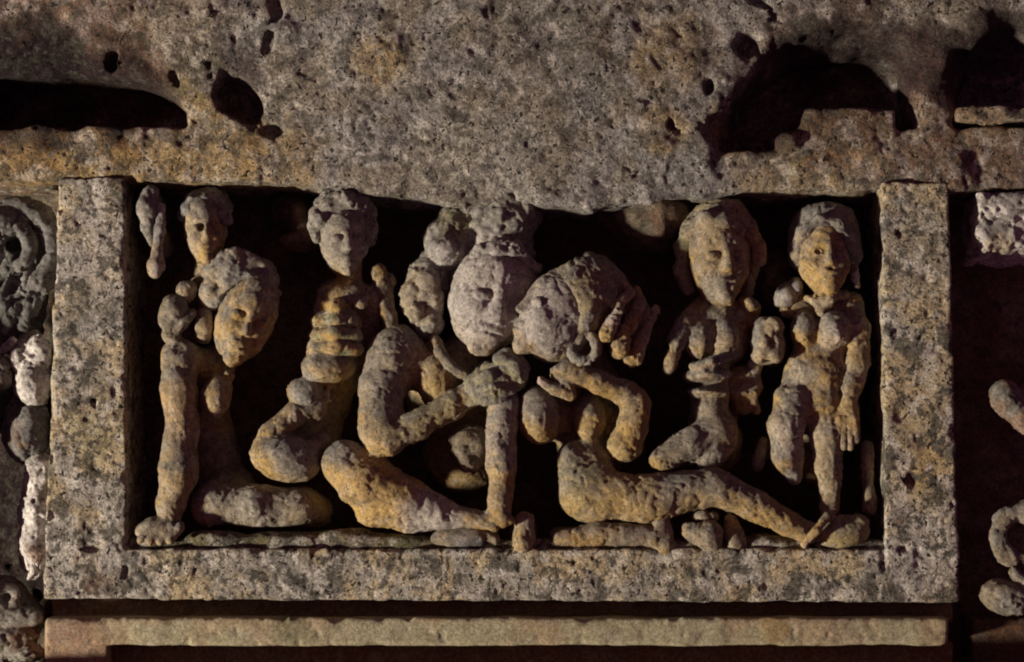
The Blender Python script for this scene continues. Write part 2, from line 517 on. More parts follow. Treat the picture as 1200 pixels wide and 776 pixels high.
T = tint(V, N, GREY * np.array([1.13, 1.14, 1.27]), GREY * np.array([.98, .92, .86]), 22, spots=[
    (20, 175, 5, 90, OCHRE * 1.05, .75), (100, 175, 5, 70, OCHRE * 1.05, .6), (210, 180, 5, 110, OCHRE, .65), (330, 195, 5, 60, OCHRE * .9, .6),
    (60, 30, 5, 120, RUST * 1.2, .4), (30, 120, 90, 120, RUST * .6, .8), (200, 30, 5, 70, BUFF, .5), (150, 110, 40, 90, RUST * .7, .8),
    (440, 70, 0, 40, OCHRE, .5), (690, 100, 0, 45, SLATE * 1.4, .6), (790, 190, 0, 60, SLATE * 1.5, .5), (775, 150, 0, 34, OCHRE, .6),
    (790, 60, 0, 60, OCHRE * .8, .5), (865, 150, 5, 40, OCHRE, .8), (1000, 145, 2, 70, BUFF * np.array([1.1, .92, .8]), .8), (930, 210, 5, 90, OCHRE * .9, .5),
    (1120, 180, 5, 90, UMBER * 1.6, .7), (1160, 132, 0, 45, BUFF * 1.3, .9), (960, 100, 50, 120, UMBER, .8), (1080, 100, 20, 60, UMBER * 1.4, .7),
    (640, 20, 0, 60, SLATE * 1.3, .5), (-20, 100, 20, 85, SHADE * .8, 1.0), (60, 98, 20, 85, SHADE * .8, 1.0), (140, 104, 20, 66, SHADE, .95), (185, 118, 20, 36, SHADE * 1.5, .8), (275, 95, 10, 42, SHADE * 2, .7), (230, 85, 5, 40, MOSS, .5), (960, 75, 20, 70, SHADE, .95), (1030, 75, 20, 60, SHADE, .9), (1095, 75, 20, 60, SHADE * 2, .8), (1170, 70, 20, 70, SHADE, .9), (895, 130, 20, 52, SHADE, .9), (900, 165, 10, 34, SHADE * 1.4, .8), (835, 110, 5, 30, GREY * .8, .5), (1150, 195, 5, 80, UMBER * 1.3, .6), (560, 200, 0, 90, GREY * 1.25, .6), (100, 180, 5, 20, SLATE, .6)])  # near-black spots paint shade into the hollows, over their maroon staining
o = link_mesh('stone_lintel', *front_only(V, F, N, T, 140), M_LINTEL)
o['label'] = 'rough pitted grey stone lintel with deep broken hollows above the carved panel'; o['category'] = 'lintel'

# ------------------------------------------------------------------ frame of the panel
S = Sculpt(2.3)
S.prism([(68, 208), (146, 208), (149, 660), (52, 660)], 0, 156, rnd=3)
S.prism([(1033, 214), (1112, 214), (1124, 660), (1039, 660)], 0, 156, rnd=3)
S.prism([(53, 643), (1123, 643), (1126, 706), (50, 702)], 0.5, 128, rnd=3)
rg = np.random.default_rng(5)
rg = np.random.default_rng(5)
for i in range(26):                                    # chips broken out of the edges
    x = rg.uniform(60, 1110); S.ell(x, rg.choice([643, 707]), 0, rg.uniform(4, 14), rg.uniform(2, 5), 7, k=3, sub=True)
for i in range(26):
    y = rg.uniform(215, 690); x = rg.choice([147, 60, 1036, 1118]); S.ell(x, y, 0, rg.uniform(2, 5), rg.uniform(4, 14), 7, k=3, sub=True)
S.ell(1069, 562, 0, 8, 11, 6, k=3, sub=True)
S.ell(110, 470, -1, 3, 3, 7, k=2, sub=True)
V, F, N = S.mesh(0, 33, 2.6, 1, band=4.0, bscale=22)
T = tint(V, N, BUFF * np.array([1.2, 1.24, 1.28]), GREY * 1.3, 35, scale=38, spots=[
    (110, 290, 0, 60, PALE * .9, .5), (108, 365, 0, 32, SLATE * 1.2, .75), (95, 440, 0, 36, SLATE * 1.35, .7), (105, 510, 0, 34, MOSS * 1.1, .6),
    (95, 660, 0, 60, PALE * .85, .6), (1075, 290, 0, 60, SLATE * 1.7, .5), (1072, 460, 0, 60, BUFF * 1.1, .8), (1074, 540, 0, 40, OCHRE * 1.1, .5),
    (1095, 650, 0, 60, PALE * .85, .7), (150, 668, 0, 22, SLATE, .6), (115, 690, 0, 22, UMBER, .8), (330, 680, 0, 40, SLATE * 1.1, .5),
    (800, 690, 0, 60, GREY, .5), (1068, 562, 0, 9, UMBER, .9), (540, 665, 0, 12, SLATE, .5)])
fr = figure('mottled grey and buff stone frame of two posts and a sill around the carved scene', 'frame', 600, 700, 60, name='relief_frame')
fc = V[F].mean(1)
zs = P(600, 643, 0)[2]
sel = {'sill': fc[:, 2] <= zs}
sel['post'] = (fc[:, 2] > zs) & (fc[:, 0] < 0)
sel['post.001'] = (fc[:, 2] > zs) & (fc[:, 0] > 0)
for nm, ms in sel.items():
    f = F[ms]; u, inv = np.unique(f, return_inverse=True)
    link_mesh(nm.split('.')[0], V[u], inv.reshape(f.shape), T[u], M_FRAME, fr, fr.location)

# ------------------------------------------------------------------ ledge under the frame
S = Sculpt(3.0)
S.prism([(52, 724), (1112, 724), (1112, 757), (54, 757)], 6, 120, rnd=3)
S.prism([(52, 726), (128, 726), (128, 820), (52, 820)], 12, 120, rnd=4)
S.prism([(60, 700), (1118, 704), (1118, 730), (60, 730)], 66, 120, rnd=3)
S.prism([(120, 750), (1118, 752), (1118, 840), (120, 840)], 50, 120, rnd=3)
S.prism([(-60, 800), (1260, 800), (1260, 850), (-60, 850)], -36, 120, rnd=3)  # unseen course below view, added to shadow the recess above it
rg = np.random.default_rng(8)
for i in range(22):
    S.ell(rg.uniform(60, 1100), rg.choice([725, 757]), 5, rg.uniform(4, 16), rg.uniform(1.5, 4), 7, k=3, sub=True)
V, F, N = S.mesh(0, 43, 2.0, 1, band=3.4, bscale=40)
o = link_mesh('stone_ledge', V, F, tint(V, N, np.array([.36, .315, .20]), BUFF * .95, 44, spots=[(85, 760, 10, 50, UMBER * 1.9, .8), (340, 740, 5, 26, MOSS, .7), (910, 738, 5, 22, OCHRE * .7, .7)]) * (1 - .55 * sstep(24, 32, V[:, 1:2]) * np.array([[.7, 1, 1.05]])), M_LEDGE)  # set-back stone redder and darker by depth, shade put into its tint
o['label'] = 'smooth olive stone ledge running below the frame'; o['category'] = 'ledge'

# ------------------------------------------------------------------ seated woman leaning on one arm, left end
A = figure('carved seated woman with a large tilted head leaning on one straight arm', 'figure', 270, 632, 60)
S = Sculpt()
S.face(289, 370, 18, 35, 57, 40, roll=19, yaw=16, pitch=14, ears=False, worn=1)
S.ell(280, 345, 60, 38, 38, 40, k=10)
S.ell(242, 430, 52, 30, 22, 22, k=10)
S.chain([(262, 415, 62, 20), (240, 440, 78, 26), (246, 500, 92, 26), (262, 575, 84, 28)], k=14)
S.chain([(250, 462, 50, 14), (245, 470, 90, 22)], k=6)
S.ell(254, 464, 24, 18, 26, 22, roll=8, k=6)
S.ell(268, 440, 24, 6, 7, 9, k=5)
S.chain([(258, 455, 40, 14), (246, 470, 90, 22)], k=8)
S.chain([(246, 430, 60, 18), (211, 418, 24, 22), (209, 455, 16, 20.5), (214, 505, 14, 19), (208, 555, 12, 22.5), (201, 590, 12, 16), (199, 606, 12, 12)], k=6)
S.ell(184, 620, 10, 26, 13, 16, roll=-8, k=6)
for i, (x, y) in enumerate(((165, 634), (176, 636), (188, 637), (200, 634))):
    S.chain([(x + 12, y - 16, 2, 7), (x, y - 2, -4, 5)], k=3)
S.chain([(250, 592, 36, 24), (300, 592, 32, 25), (352, 594, 38, 22), (372, 600, 70, 20)], k=6)
S.chain([(250, 592, 36, 24), (270, 575, 70, 30)], k=8)
part(A, 'body', S, OCHRE, BUFF, up=SLATE * 1.6, upamt=.55, spots=[(300, 600, 10, 70, GREY * 1.1, .75), (207, 480, 10, 40, BUFF * np.array([1, .9, .85]), .6)])
S = Sculpt()
S.ell(280, 324, 36, 46, 26, 42, roll=6, k=8)
S.ell(250, 344, 22, 17, 18, 26, k=8)
S.ell(312, 324, 26, 15, 20, 24, roll=-35, k=8)
for i in range(7):
    t = i / 6
    S.chain([(250 + 60 * t, 309 - 14 * math.sin(math.pi * t), 2 + 6 * abs(t - .5), 6), (247 + 72 * t, 336 - 17 * math.sin(math.pi * t), -4 + 16 * abs(t - .5), 5)], k=8)
S.chain([(252, 354, 8, 7), (268, 334, -6, 5), (292, 322, -10, 5), (314, 328, -2, 5), (326, 344, 10, 4)], k=4)
A_HAIR = part(A, 'hair', S, GREY * 1.05, BUFF, up=SLATE * 1.8, upamt=.5, rough=1.0)
S = Sculpt()
S.ell(220, 341, 20, 13, 14, 15, k=3)
S.chain([(228, 345, 30, 8), (245, 350, 40, 8)], k=3)
part(A, 'hair_bun', S, GREY, under=A_HAIR, alt=BUFF, up=SLATE * 1.6)
#, BUFF, up=SLATE * 1.6)
S = Sculpt()
S.ell(203, 368, 14, 17, 22, 16, roll=12, k=3)
S.ell(215, 380, 12, 8, 22, 10, roll=38, k=2)
S.ell(203, 396, 16, 14, 9, 12, roll=30, k=4)
S.chain([(206, 370, 40, 12), (222, 400, 60, 16)], k=4)
part(A, 'shoulder_ornament', S, GREY, DUN, up=MOSS * 1.3, rough=1.1)
S = Sculpt()
S.chain([(240, 366, 24, 8), (239, 382, 22, 8.5), (238, 394, 24, 8)], k=2)
S.chain([(240, 370, 30, 7), (252, 366, 45, 7)], k=2)
part(A, 'earring', S, BUFF, DUN)

# small head above her
DOFF[0] = -14
B0 = figure('small carved attendant with curly cap of hair looking over the seated woman', 'figure', 240, 330, 90)
S = Sculpt()
S.face(240, 270, 38, 25, 42, 31, roll=-4, yaw=10, pitch=6, ears=False)
S.chain([(244, 300, 60, 17), (248, 330, 72, 22), (262, 380, 90, 28)], k=8)
S.chain([(262, 312, 52, 7), (240, 330, 46, 8), (228, 334, 52, 6)], k=4)
S.ell(242, 262, 84, 18, 24, 30, k=8)
S.ell(236, 266, 12, 4.5, 4, 8, k=2, sub=True)
part(B0, 'body', S, OCHRE * np.array([1.05, 1.02, 1.0]), BUFF, upamt=.3, up=GREY, spots=[(252, 290, 10, 26, OCHRE * 1.15, .7)])
S = Sculpt()
S.ell(242, 245, 52, 31, 26, 34, k=6)
for i in range(9):
    t = math.radians(168 - i * 21)
    S.ell(241 + 26 * math.cos(t), 258 - 26 * math.sin(t), 30 + 4 * math.cos(i * 2.1), 8, 8, 9, k=3)
    if i % 2 == 0: S.ell(241 + 17 * math.cos(t), 252 - 20 * math.sin(t), 25, 8, 7, 9, k=3)
part(B0, 'hair', S, GREY, SLATE * 1.5, rough=1.3, pits=1.0)
S = Sculpt()
S.ell(261, 272, 38, 4.5, 9, 6, k=2)
part(B0, 'earring', S, PALE * .8)

# hanging tassel in the corner
DOFF[0] = 0
T0 = figure('slender carved tassel hanging in the upper corner beside the post', 'ornament', 180, 325, 60, name='carved_tassel')
S = Sculpt()
S.chain([(177, 228, 14, 11), (171, 246, 6, 12), (174, 268, 8, 8), (178, 286, 16, 5)], k=5)
S.chain([(176, 232, 46, 14), (182, 250, 90, 20)], k=5)
part(T0, 'upper_lobe', S, GREY * 1.05, PALE * .8, up=SLATE * 1.6, rough=.9)
S = Sculpt()
S.chain([(187, 242, 8, 6), (188, 270, 4, 6.5), (184, 298, 4, 6)], k=3)
S.ell(183, 312, 4, 9, 13, 9, roll=8, k=4)
S.chain([(186, 270, 32, 8), (190, 290, 90, 14)], k=4)
part(T0, 'strand', S, BUFF * np.array([1.05, .95, .88]), PALE * .8)

# ------------------------------------------------------------------ attendant with ribbed bodice
DOFF[0] = -9
B = figure('carved kneeling attendant with ribbed bodice between two larger figures', 'figure', 360, 600, 80)
S = Sculpt()
S.face(402, 282, 36, 29, 42, 36, roll=-3, yaw=14, pitch=8, ears=False, nose=.8, worn=1)
S.ell(402, 275, 82, 28, 36, 34, k=8)
S.chain([(409, 312, 52, 15), (413, 338, 52, 16)], k=6)
S.ell(412, 346, 48, 36, 17, 24, k=8)
S.ell(436, 352, 52, 16, 18, 20, k=6)
S.chain([(436, 356, 60, 16), (430, 410, 84, 20)], k=8)
S.chain([(393, 352, 46, 22), (394, 380, 46, 29), (391, 412, 48, 31)], k=8)
S.ell(386, 431, 40, 32, 21, 32, roll=-6, k=5)
S.chain([(398, 352, 80, 28), (392, 440, 96, 30), (366, 510, 110, 34)], k=10)
S.chain([(438, 350, 66, 12), (452, 330, 48, 11)], k=4)
S.ell(358, 460, 42, 21, 18, 24, k=4)
S.chain([(371, 478, 44, 12), (345, 486, 38, 14), (318, 508, 34, 15), (306, 520, 34, 10)], k=5)
S.ell(335, 536, 34, 43, 28, 32, roll=12, k=4)
S.chain([(375, 520, 50, 14), (350, 545, 36, 12)], k=5)
S.chain([(340, 530, 64, 26), (366, 510, 110, 34)], k=8)
S.chain([(387, 452, 40, 4), (376, 474, 40, 5), (372, 488, 44, 6)], k=3)
part(B, 'body', S, OCHRE, BUFF, up=SLATE * 1.6, upamt=.45, rough=.9, spots=[
    (402, 275, 0, 50, GREY * 1.15, .85), (358, 456, 20, 22, SLATE * 1.7, .85), (345, 535, 5, 32, SLATE * 1.7, .75), (400, 325, 30, 18, OCHRE * 1.1, .8)])
S = Sculpt()
for i, (y, x0, x1) in enumerate(((358, 374, 412), (374, 367, 418), (391, 365, 421), (408, 364, 423))):
    xm = (x0 + x1) / 2
    S.chain([(x0, y + 2, 46, 6), (x0 + 7, y + 1 + i % 2, 28, 7.5), (xm, y - i % 2, 18, 8.5), (x1 - 6, y + 2, 28, 7.5), (x1, y + 4, 46, 6)], k=3)
part(B, 'bodice', S, OCHRE, MOSS * 1.6, rough=1.0, scale=18)
S = Sculpt()
S.ell(401, 256, 50, 36, 34, 38, k=6)
for i in range(11):
    t = math.radians(200 - i * 22)
    S.ell(401 + 31 * math.cos(t), 266 - 36 * math.sin(t), 32, 10, 10, 12, k=7)
    if i % 2: S.ell(401 + 20 * math.cos(t), 260 - 28 * math.sin(t), 20, 10, 9, 10, k=7)
part(B, 'hair', S, GREY, PALE * .7, rough=1.9, pits=1.2)
S = Sculpt()
S.chain([(445, 318, 48, 9), (451, 336, 42, 12), (455, 366, 40, 11), (460, 396, 44, 11)], k=4)
S.chain([(452, 345, 50, 10), (456, 352, 100, 14)], k=4)
part(B, 'raised_arm', S, OCHRE * .8, DUN * .8, rough=1.1)
S = Sculpt()
S.chain([(394, 340, 34, 5), (410, 350, 26, 6), (424, 356, 26, 6), (432, 342, 34, 5)], k=3)
part(B, 'necklace', S, BUFF, DUN)

# ------------------------------------------------------------------ large central figure
DOFF[0] = 0
C = figure('large carved seated figure with broad pale face and piled headdress in the centre', 'figure', 500, 632, 60)
S = Sculpt()
S.face(577, 350, 26, 53, 65, 46, roll=17, yaw=15, pitch=12, ears=False, nose=.9, eye=.8, worn=1)
S.ell(576, 345, 76, 46, 52, 40, k=10)
S.chain([(556, 400, 62, 24), (540, 430, 72, 34)], k=10)
S.ell(530, 465, 92, 56, 50, 30, k=12)
S.ell(512, 444, 30, 24, 34, 26, k=6)
S.chain([(515, 445, 44, 24), (530, 460, 90, 34)], k=10)
S.chain([(500, 432, 72, 30), (465, 420, 34, 34)], k=12)
S.chain([(464, 416, 38, 36), (448, 455, 22, 27), (446, 500, 9, 25), (450, 510, 6, 25)], k=8)
S.chain([(450, 512, 3, 22), (490, 496, 2, 18), (530, 476, 4, 16), (556, 462, 6, 15)], k=6)
S.ell(545, 530, 114, 50, 50, 26, k=12)
S.chain([(404, 543, 18, 28), (430, 566, 14, 33), (475, 588, 12, 27), (520, 602, 8, 17), (568, 609, 4, 10)], k=8)
S.chain([(436, 596, 18, 22), (480, 606, 14, 18), (516, 612, 12, 8)], k=6)
S.chain([(410, 552, 30, 24), (450, 580, 105, 26)], k=10)
S.chain([(590, 476, 8, 19), (588, 500, 4, 18.5), (586, 550, 0, 16.5), (584, 596, -2, 13.5)], k=5)
S.chain([(590, 474, 20, 18), (570, 450, 72, 26)], k=8)
S.chain([(584, 598, -4, 11), (590, 608, -6, 8), (574, 612, -4, 7)], k=4)
for x0, y0, x1, y1 in ((572, 606, 590, 614), (578, 602, 598, 610), (566, 611, 580, 618)):
    S.chain([(x0, y0, -8, 5), (x1, y1, -10, 4)], k=2)
part(C, 'body', S, BUFF * np.array([1.0, .93, .82]), OCHRE, up=SLATE * 1.7, upamt=.6, spots=[
    (570, 350, -10, 74, PALE * .98, .9), (450, 575, 0, 75, OCHRE * 1.15, .75), (404, 520, 0, 30, SLATE * 1.9, .7), (505, 612, 0, 44, PALE * .95, .8),
    (462, 440, 0, 60, GREY, .6), (500, 500, 0, 60, MOSS * 1.5, .5), (588, 500, 0, 50, PALE * .75, .5), (510, 440, 40, 40, OCHRE, .6)])
S = Sculpt()                                           # far foot, peeping under
S.ell(545, 628, 14, 38, 13, 18, roll=-3, k=4)
S.ell(520, 632, 12, 16, 8, 14, k=4)
for x in (566, 574, 580): S.ell(x, 626 + (x - 566) * .4, 8, 5, 6, 8, k=2)
part(C, 'foot', S, DUN, SLATE * 1.6, up=OCHRE * .9)
S = Sculpt()
S.ell(614, 609, 6, 12, 11, 10, k=3)
S.chain([(614, 612, 8, 10), (613, 638, 4, 12)], k=3)
S.chain([(614, 630, 10, 12), (614, 625, 60, 18)], k=3)
part(C, 'toe', S, OCHRE * 1.05, BUFF, rough=.9)
S = Sculpt()
S.ell(572, 292, 66, 56, 46, 44, roll=14, k=8)
S.chain([(528, 300, 36, 20), (522, 280, 40, 24), (545, 258, 44, 18)], k=6)     # rolled lock
S.ell(524, 294, 26, 21, 19, 22, roll=30, k=4)
S.chain([(508, 278, 40, 10), (528, 254, 42, 13), (548, 246, 48, 12)], k=5)
S.chain([(496, 330, 38, 24), (492, 354, 34, 24), (503, 378, 36, 18)], k=6)       # ear ornament mass
S.ell(482, 342, 24, 15, 16, 16, k=4); S.ell(502, 330, 20, 15, 14, 16, k=4); S.ell(488, 364, 20, 16, 14, 16, k=4); S.ell(508, 352, 22, 13, 15, 14, k=4); S.ell(505, 379, 24, 11, 13, 13, k=3)
S.chain([(552, 312, 4, 6), (560, 298, -2, 8), (580, 290, -6, 9), (604, 292, -4, 8), (628, 314, 8, 6)], k=4)
S.ell(590, 262, 36, 34, 32, 30, k=6)
rg = np.random.default_rng(11)
for i in range(34):                                  # broken beaded crown
    x, y = rg.uniform(560, 622), rg.uniform(242, 300)
    if (x - 590) * .5 + y - 262 > 32: continue
    S.ell(x, y, 22 + abs(x - 590) * .3 + rg.uniform(-6, 6), rg.uniform(6, 11), rg.uniform(6, 10), 13, k=4)
S.ell(545, 285, 58, 40, 42, 30, k=8)
S.ell(512, 322, 52, 26, 34, 26, k=8)
S.ell(600, 250, 60, 34, 34, 34, k=8)
S.ell(588, 236, 40, 26, 16, 30, k=5)
part(C, 'headdress', S, GREY * 1.1, PALE * .75, rough=1.5, pits=.9, spots=[(530, 262, 20, 26, MOSS * 1.4, .7), (490, 350, 10, 40, BUFF, .6), (575, 296, -5, 40, PALE * .9, .7)])
S = Sculpt()
S.chain([(506, 392, 30, 6), (516, 412, 14, 6.5), (528, 430, 8, 7), (546, 442, 6, 8)], k=3)
part(C, 'necklace', S, OCHRE * .9, DUN * .8, rough=1.1)
S = Sculpt()
S.ell(566, 452, 2, 27, 20, 18, roll=-20, k=5)
S.ell(600, 436, 0, 22, 24, 18, roll=20, k=5)
S.chain([(552, 448, -8, 8), (574, 440, -16, 7), (592, 446, -14, 6)], k=3)
S.chain([(556, 462, -8, 8), (580, 456, -18, 7), (600, 458, -12, 6)], k=3)
S.chain([(588, 424, -8, 8), (604, 430, -16, 7), (612, 446, -12, 6)], k=3)
S.chain([(586, 420, -2, 6), (594, 412, -4, 6)], k=3)
S.chain([(548, 470, -4, 7), (570, 468, -10, 6), (590, 466, -8, 5)], k=2)
S.chain([(570, 432, -4, 6), (590, 434, -14, 6), (606, 424, -8, 6)], k=2)
S.chain([(580, 450, 10, 22), (560, 450, 72, 26)], k=6)
part(C, 'clasped_hand', S, GREY, MOSS * 1.7, up=PALE * .8, upamt=.4, rough=1.2, pits=.6)
S = Sculpt()
S.ell(550, 522, 40, 30, 26, 24, roll=20, k=6)
S.ell(552, 543, 36, 17, 14, 18, roll=10, k=6)
S.chain([(550, 525, 60, 22), (550, 525, 115, 30)], k=6)
part(C, 'sash', S, np.array([.26, .16, .12]), DUN * .8, rough=1.3, crusty=.2)

# ------------------------------------------------------------------ reclining woman, head in profile
D = figure('carved reclining woman in profile with combed hair and one leg stretched along the floor', 'figure', 760, 634, 60)
S = Sculpt()
S.face(657, 370, 2, 40, 58, 48, roll=22, yaw=-64, pitch=4, ears=False, nose=.9, eye=.8, worn=1)
S.ell(684, 352, 18, 38, 48, 44, roll=10, k=10)
S.chain([(680, 400, 46, 24), (690, 450, 74, 34), (690, 520, 76, 40)], k=10)
S.ell(631, 488, 12, 25, 35, 27, roll=-6, k=4)
S.ell(652, 485, 56, 30, 32, 30, k=8)
S.ell(691, 489, 28, 19, 31, 24, roll=-4, k=4)
S.ell(700, 490, 64, 26, 34, 30, k=8)
S.chain([(672, 538, 22, 19), (680, 580, 20, 27)], k=10)
S.chain([(690, 545, 34, 30), (700, 582, 22, 32)], k=10)
S.chain([(692, 582, 18, 30), (760, 585, 12, 28), (835, 570, 10, 22)], k=8)
S.chain([(700, 560, 60, 30), (690, 500, 80, 36)], k=10)
S.ell(695, 600, 14, 16, 13, 20, k=4)
S.chain([(838, 568, 8, 21), (880, 592, 8, 18.5), (920, 612, 8, 15), (948, 625, 8, 13)], k=6)
S.ell(984, 623, 12, 34, 19, 20, roll=-4, k=5)
S.ell(1004, 612, 8, 14, 9, 12, k=4)
S.chain([(984, 622, 20, 18), (975, 625, 90, 22)], k=6)
# arm
S.chain([(732, 522, 22, 20), (742, 500, 14, 17), (746, 470, 8, 16.5), (733, 460, 6, 15), (700, 447, -2, 13.5), (668, 436, -4, 13), (656, 438, -4, 11)], k=5)
S.ell(732, 522, 20, 19, 19, 20, k=6)
S.chain([(735, 520, 40, 20), (725, 480, 90, 26)], k=8)
S.chain([(656, 440, -6, 7), (664, 452, -8, 7), (668, 462, -8, 6)], k=3)
S.chain([(668, 463, -8, 6), (650, 456, -12, 6), (634, 446, -14, 5)], k=3)
part(D, 'body', S, BUFF * np.array([.95, .88, .72]), OCHRE * .95, up=SLATE * 1.8, upamt=.55, spots=[
    (650, 372, -30, 56, PALE * .8, .9), (632, 475, 0, 26, GREY, .7), (700, 560, 0, 60, MOSS * 1.6, .4), (770, 565, 0, 50, SLATE * 1.6, .5), (735, 590, 0, 50, OCHRE * .95, .6),
    (740, 500, 0, 40, OCHRE * .95, .5), (985, 622, 0, 40, MOSS * 1.9, .5), (634, 446, -14, 9, PALE * np.array([1.1, .9, .85]), .8), (900, 612, 0, 40, OCHRE * .9, .5)])
S = Sculpt()
S.ell(692, 346, 22, 40, 46, 48, roll=20, k=6)
def on_cap(x, y, out):
    q = max(0.0, 1 - ((x - 684) / 48) ** 2 - ((y - 348) / 56) ** 2)
    return 15 - 52 * math.sqrt(q) - out
CURVES = [((638, 336), (650, 326), (663, 327), (674, 338), (681, 354)),
          ((646, 325), (661, 316), (675, 320), (684, 334), (690, 352)),
          ((658, 314), (675, 307), (688, 315), (695, 331), (699, 350)),
          ((676, 304), (692, 304), (701, 316), (706, 332), (708, 350)),
          ((694, 303), (708, 311), (715, 325), (718, 342), (717, 358))]
RIDGES = []
for c0, c1 in zip(CURVES[:-1], CURVES[1:]):
    RIDGES += [c0, tuple(((a[0] + b[0]) / 2, (a[1] + b[1]) / 2) for a, b in zip(c0, c1))]
for rdg in RIDGES + CURVES[-1:]:                                    # combed ridges sweeping back from the brow
    S.chain([(x, y, on_cap(x, y, -1), 3.4 + 1.2 * math.sin(math.pi * (j + .5) / 5)) for j, (x, y) in enumerate(rdg)], k=1.5)
S.ell(689, 362, -24, 15, 26, 16, roll=12, k=4)
S.ell(686, 366, -8, 20, 34, 22, roll=12, k=5)
S.ell(678, 384, -10, 12, 22, 16, roll=6, k=4)
S.ell(736, 368, 18, 26, 38, 24, roll=-20, k=10)
S.chain([(720, 335, 10, 16), (748, 372, 16, 14), (738, 400, 16, 12)], k=8)
for x, y in ((692, 304), (706, 307), (718, 318), (726, 328)): S.ell(x, y, 24, 9, 6, 10, roll=30, k=2)
D_HAIR = part(D, 'hair', S, GREY * 1.1, BUFF * .85, up=MOSS * 1.5, upamt=.4, rough=.9)
for pts in (((728, 330, 0, 5), (738, 344, -10, 5), (728, 352, -18, 8), (719, 372, -22, 8), (710, 392, -22, 8.5)),
            ((745, 340, 6, 5), (748, 356, -2, 7), (738, 380, -8, 9), (725, 404, -10, 10.5), (723, 410, -8, 10)),
            ((769, 362, 14, 5), (762, 376, 8, 6), (752, 398, 4, 8.5), (743, 420, 4, 9.5), (740, 424, 6, 9))):
    S = Sculpt(1.4)
    S.chain(list(pts), k=2)
    rg = np.random.default_rng(int(pts[0][0]))
    for a, b in zip(pts[:-1], pts[1:]):
        for u in (0.2, .6, .95):
            S.ell(a[0] + (b[0] - a[0]) * u + rg.uniform(-2, 2), a[1] + (b[1] - a[1]) * u, a[2] + (b[2] - a[2]) * u - 3, a[3] * 1.05, a[3] * .6, a[3] * .9, roll=25, k=1.5)
    S.chain([(pts[2][0], pts[2][1], pts[2][2] + 4, 6), (720, 360, 50, 12)], k=3)
    part(D, 'curl', S, BUFF, OCHRE, under=D_HAIR, rough=1.0, spots=[(716, 378, -5, 20, PALE * np.array([1, .93, .93]), .9)])
S = Sculpt(1.4)
S.ring(684, 407, -16, 15, 4.6, yaw=-12, sq=1.08)
S.ell(700, 402, 8, 6, 16, 10, k=2)
part(D, 'earring', S, GREY * 1.1, BUFF)
S = Sculpt(1.4)
S.chain([(970, 606, -6, 5), (956, 622, -14, 6), (942, 638, -10, 5.5)], k=2)
S.chain([(970, 606, -6, 5), (975, 604, 12, 5)], k=2); S.chain([(942, 638, -10, 5.5), (944, 642, 12, 5)], k=2)
part(D, 'anklet', S, OCHRE, BUFF)
S = Sculpt()
S.chain([(655, 632, 12, 9), (700, 626, 8, 13), (766, 628, 6, 12)], k=5)
S.chain([(655, 630, 30, 12), (766, 628, 30, 16)], k=5)
S.chain([(774, 612, 10, 13), (780, 638, 8, 12)], k=6)
part(D, 'folded_leg', S, OCHRE * .95, DUN, up=RUST * 1.3, upamt=.4)
S = Sculpt()
S.chain([(808, 622, 8, 9), (830, 628, 6, 16), (836, 638, 8, 10)], k=4)
S.ell(826, 606, 20, 15, 7, 12, k=3)
S.chain([(858, 612, 16, 10), (862, 634, 12, 13)], k=4)
part(D, 'drapery_end', S, DUN * 1.1, OCHRE * .9, rough=1.0)

# ------------------------------------------------------------------ kneeling woman
DOFF[0] = -9
E_ = figure('carved kneeling woman with long side locks and wide belt facing out', 'figure', 815, 600, 70)
S = Sculpt()
S.face(842, 303, 34, 36, 55, 40, roll=-3, yaw=10, pitch=8, ears=False, nose=1.15, worn=1)
S.ell(845, 300, 80, 34, 42, 34, k=8)
S.chain([(845, 350, 56, 16), (846, 372, 58, 20)], k=8)
S.ell(843, 376, 52, 40, 20, 22, k=10)
S.ell(842, 395, 60, 38, 36, 26, k=10)
S.ell(819, 398, 38, 18, 26, 24, roll=6, k=6)
S.ell(850, 394, 36, 18, 25, 22, k=6)
S.chain([(834, 372, 44, 7), (842, 400, 36, 8), (838, 424, 40, 9)], k=5)
S.chain([(835, 420, 54, 20), (833, 450, 56, 22), (833, 480, 52, 24)], k=6)
S.chain([(835, 420, 78, 26), (835, 490, 85, 30)], k=8)
S.chain([(822, 360, 50, 13), (803, 378, 30, 11), (793, 400, 24, 10), (788, 424, 24, 8), (784, 432, 26, 6)], k=4)
S.chain([(822, 362, 60, 12), (800, 395, 90, 16)], k=6)
S.chain([(872, 352, 50, 9), (881, 362, 46, 9), (884, 378, 48, 8)], k=3)
S.chain([(880, 362, 52, 9), (872, 385, 90, 16)], k=5)
S.chain([(840, 505, 42, 26), (812, 520, 34, 21), (776, 540, 24, 14)], k=6)
S.chain([(850, 518, 46, 16), (836, 530, 34, 15), (828, 545, 30, 10)], k=5)
S.chain([(840, 510, 60, 26), (840, 520, 95, 32)], k=8)
part(E_, 'body', S, OCHRE * .95, BUFF * .95, up=SLATE * 1.7, upamt=.45, rough=1.0, spots=[
    (838, 345, -10, 26, GREY, .7), (842, 290, -5, 32, BUFF * .95, .7), (812, 520, 10, 50, GREY * .95, .7), (835, 460, 30, 30, GREY * .95, .5), (782, 425, 35, 22, OCHRE * 1.1, .8)])
S = Sculpt()
S.ell(844, 276, 52, 43, 43, 44, k=6)
S.chain([(812, 268, 30, 10), (802, 292, 36, 11), (800, 318, 42, 11), (806, 338, 46, 9)], k=5)
S.chain([(812, 268, 26, 9), (830, 258, 8, 8), (850, 260, 4, 8), (866, 270, 10, 8)], k=8)
S.chain([(862, 260, 26, 8), (880, 272, 22, 9), (888, 290, 24, 8), (890, 304, 28, 7)], k=4)
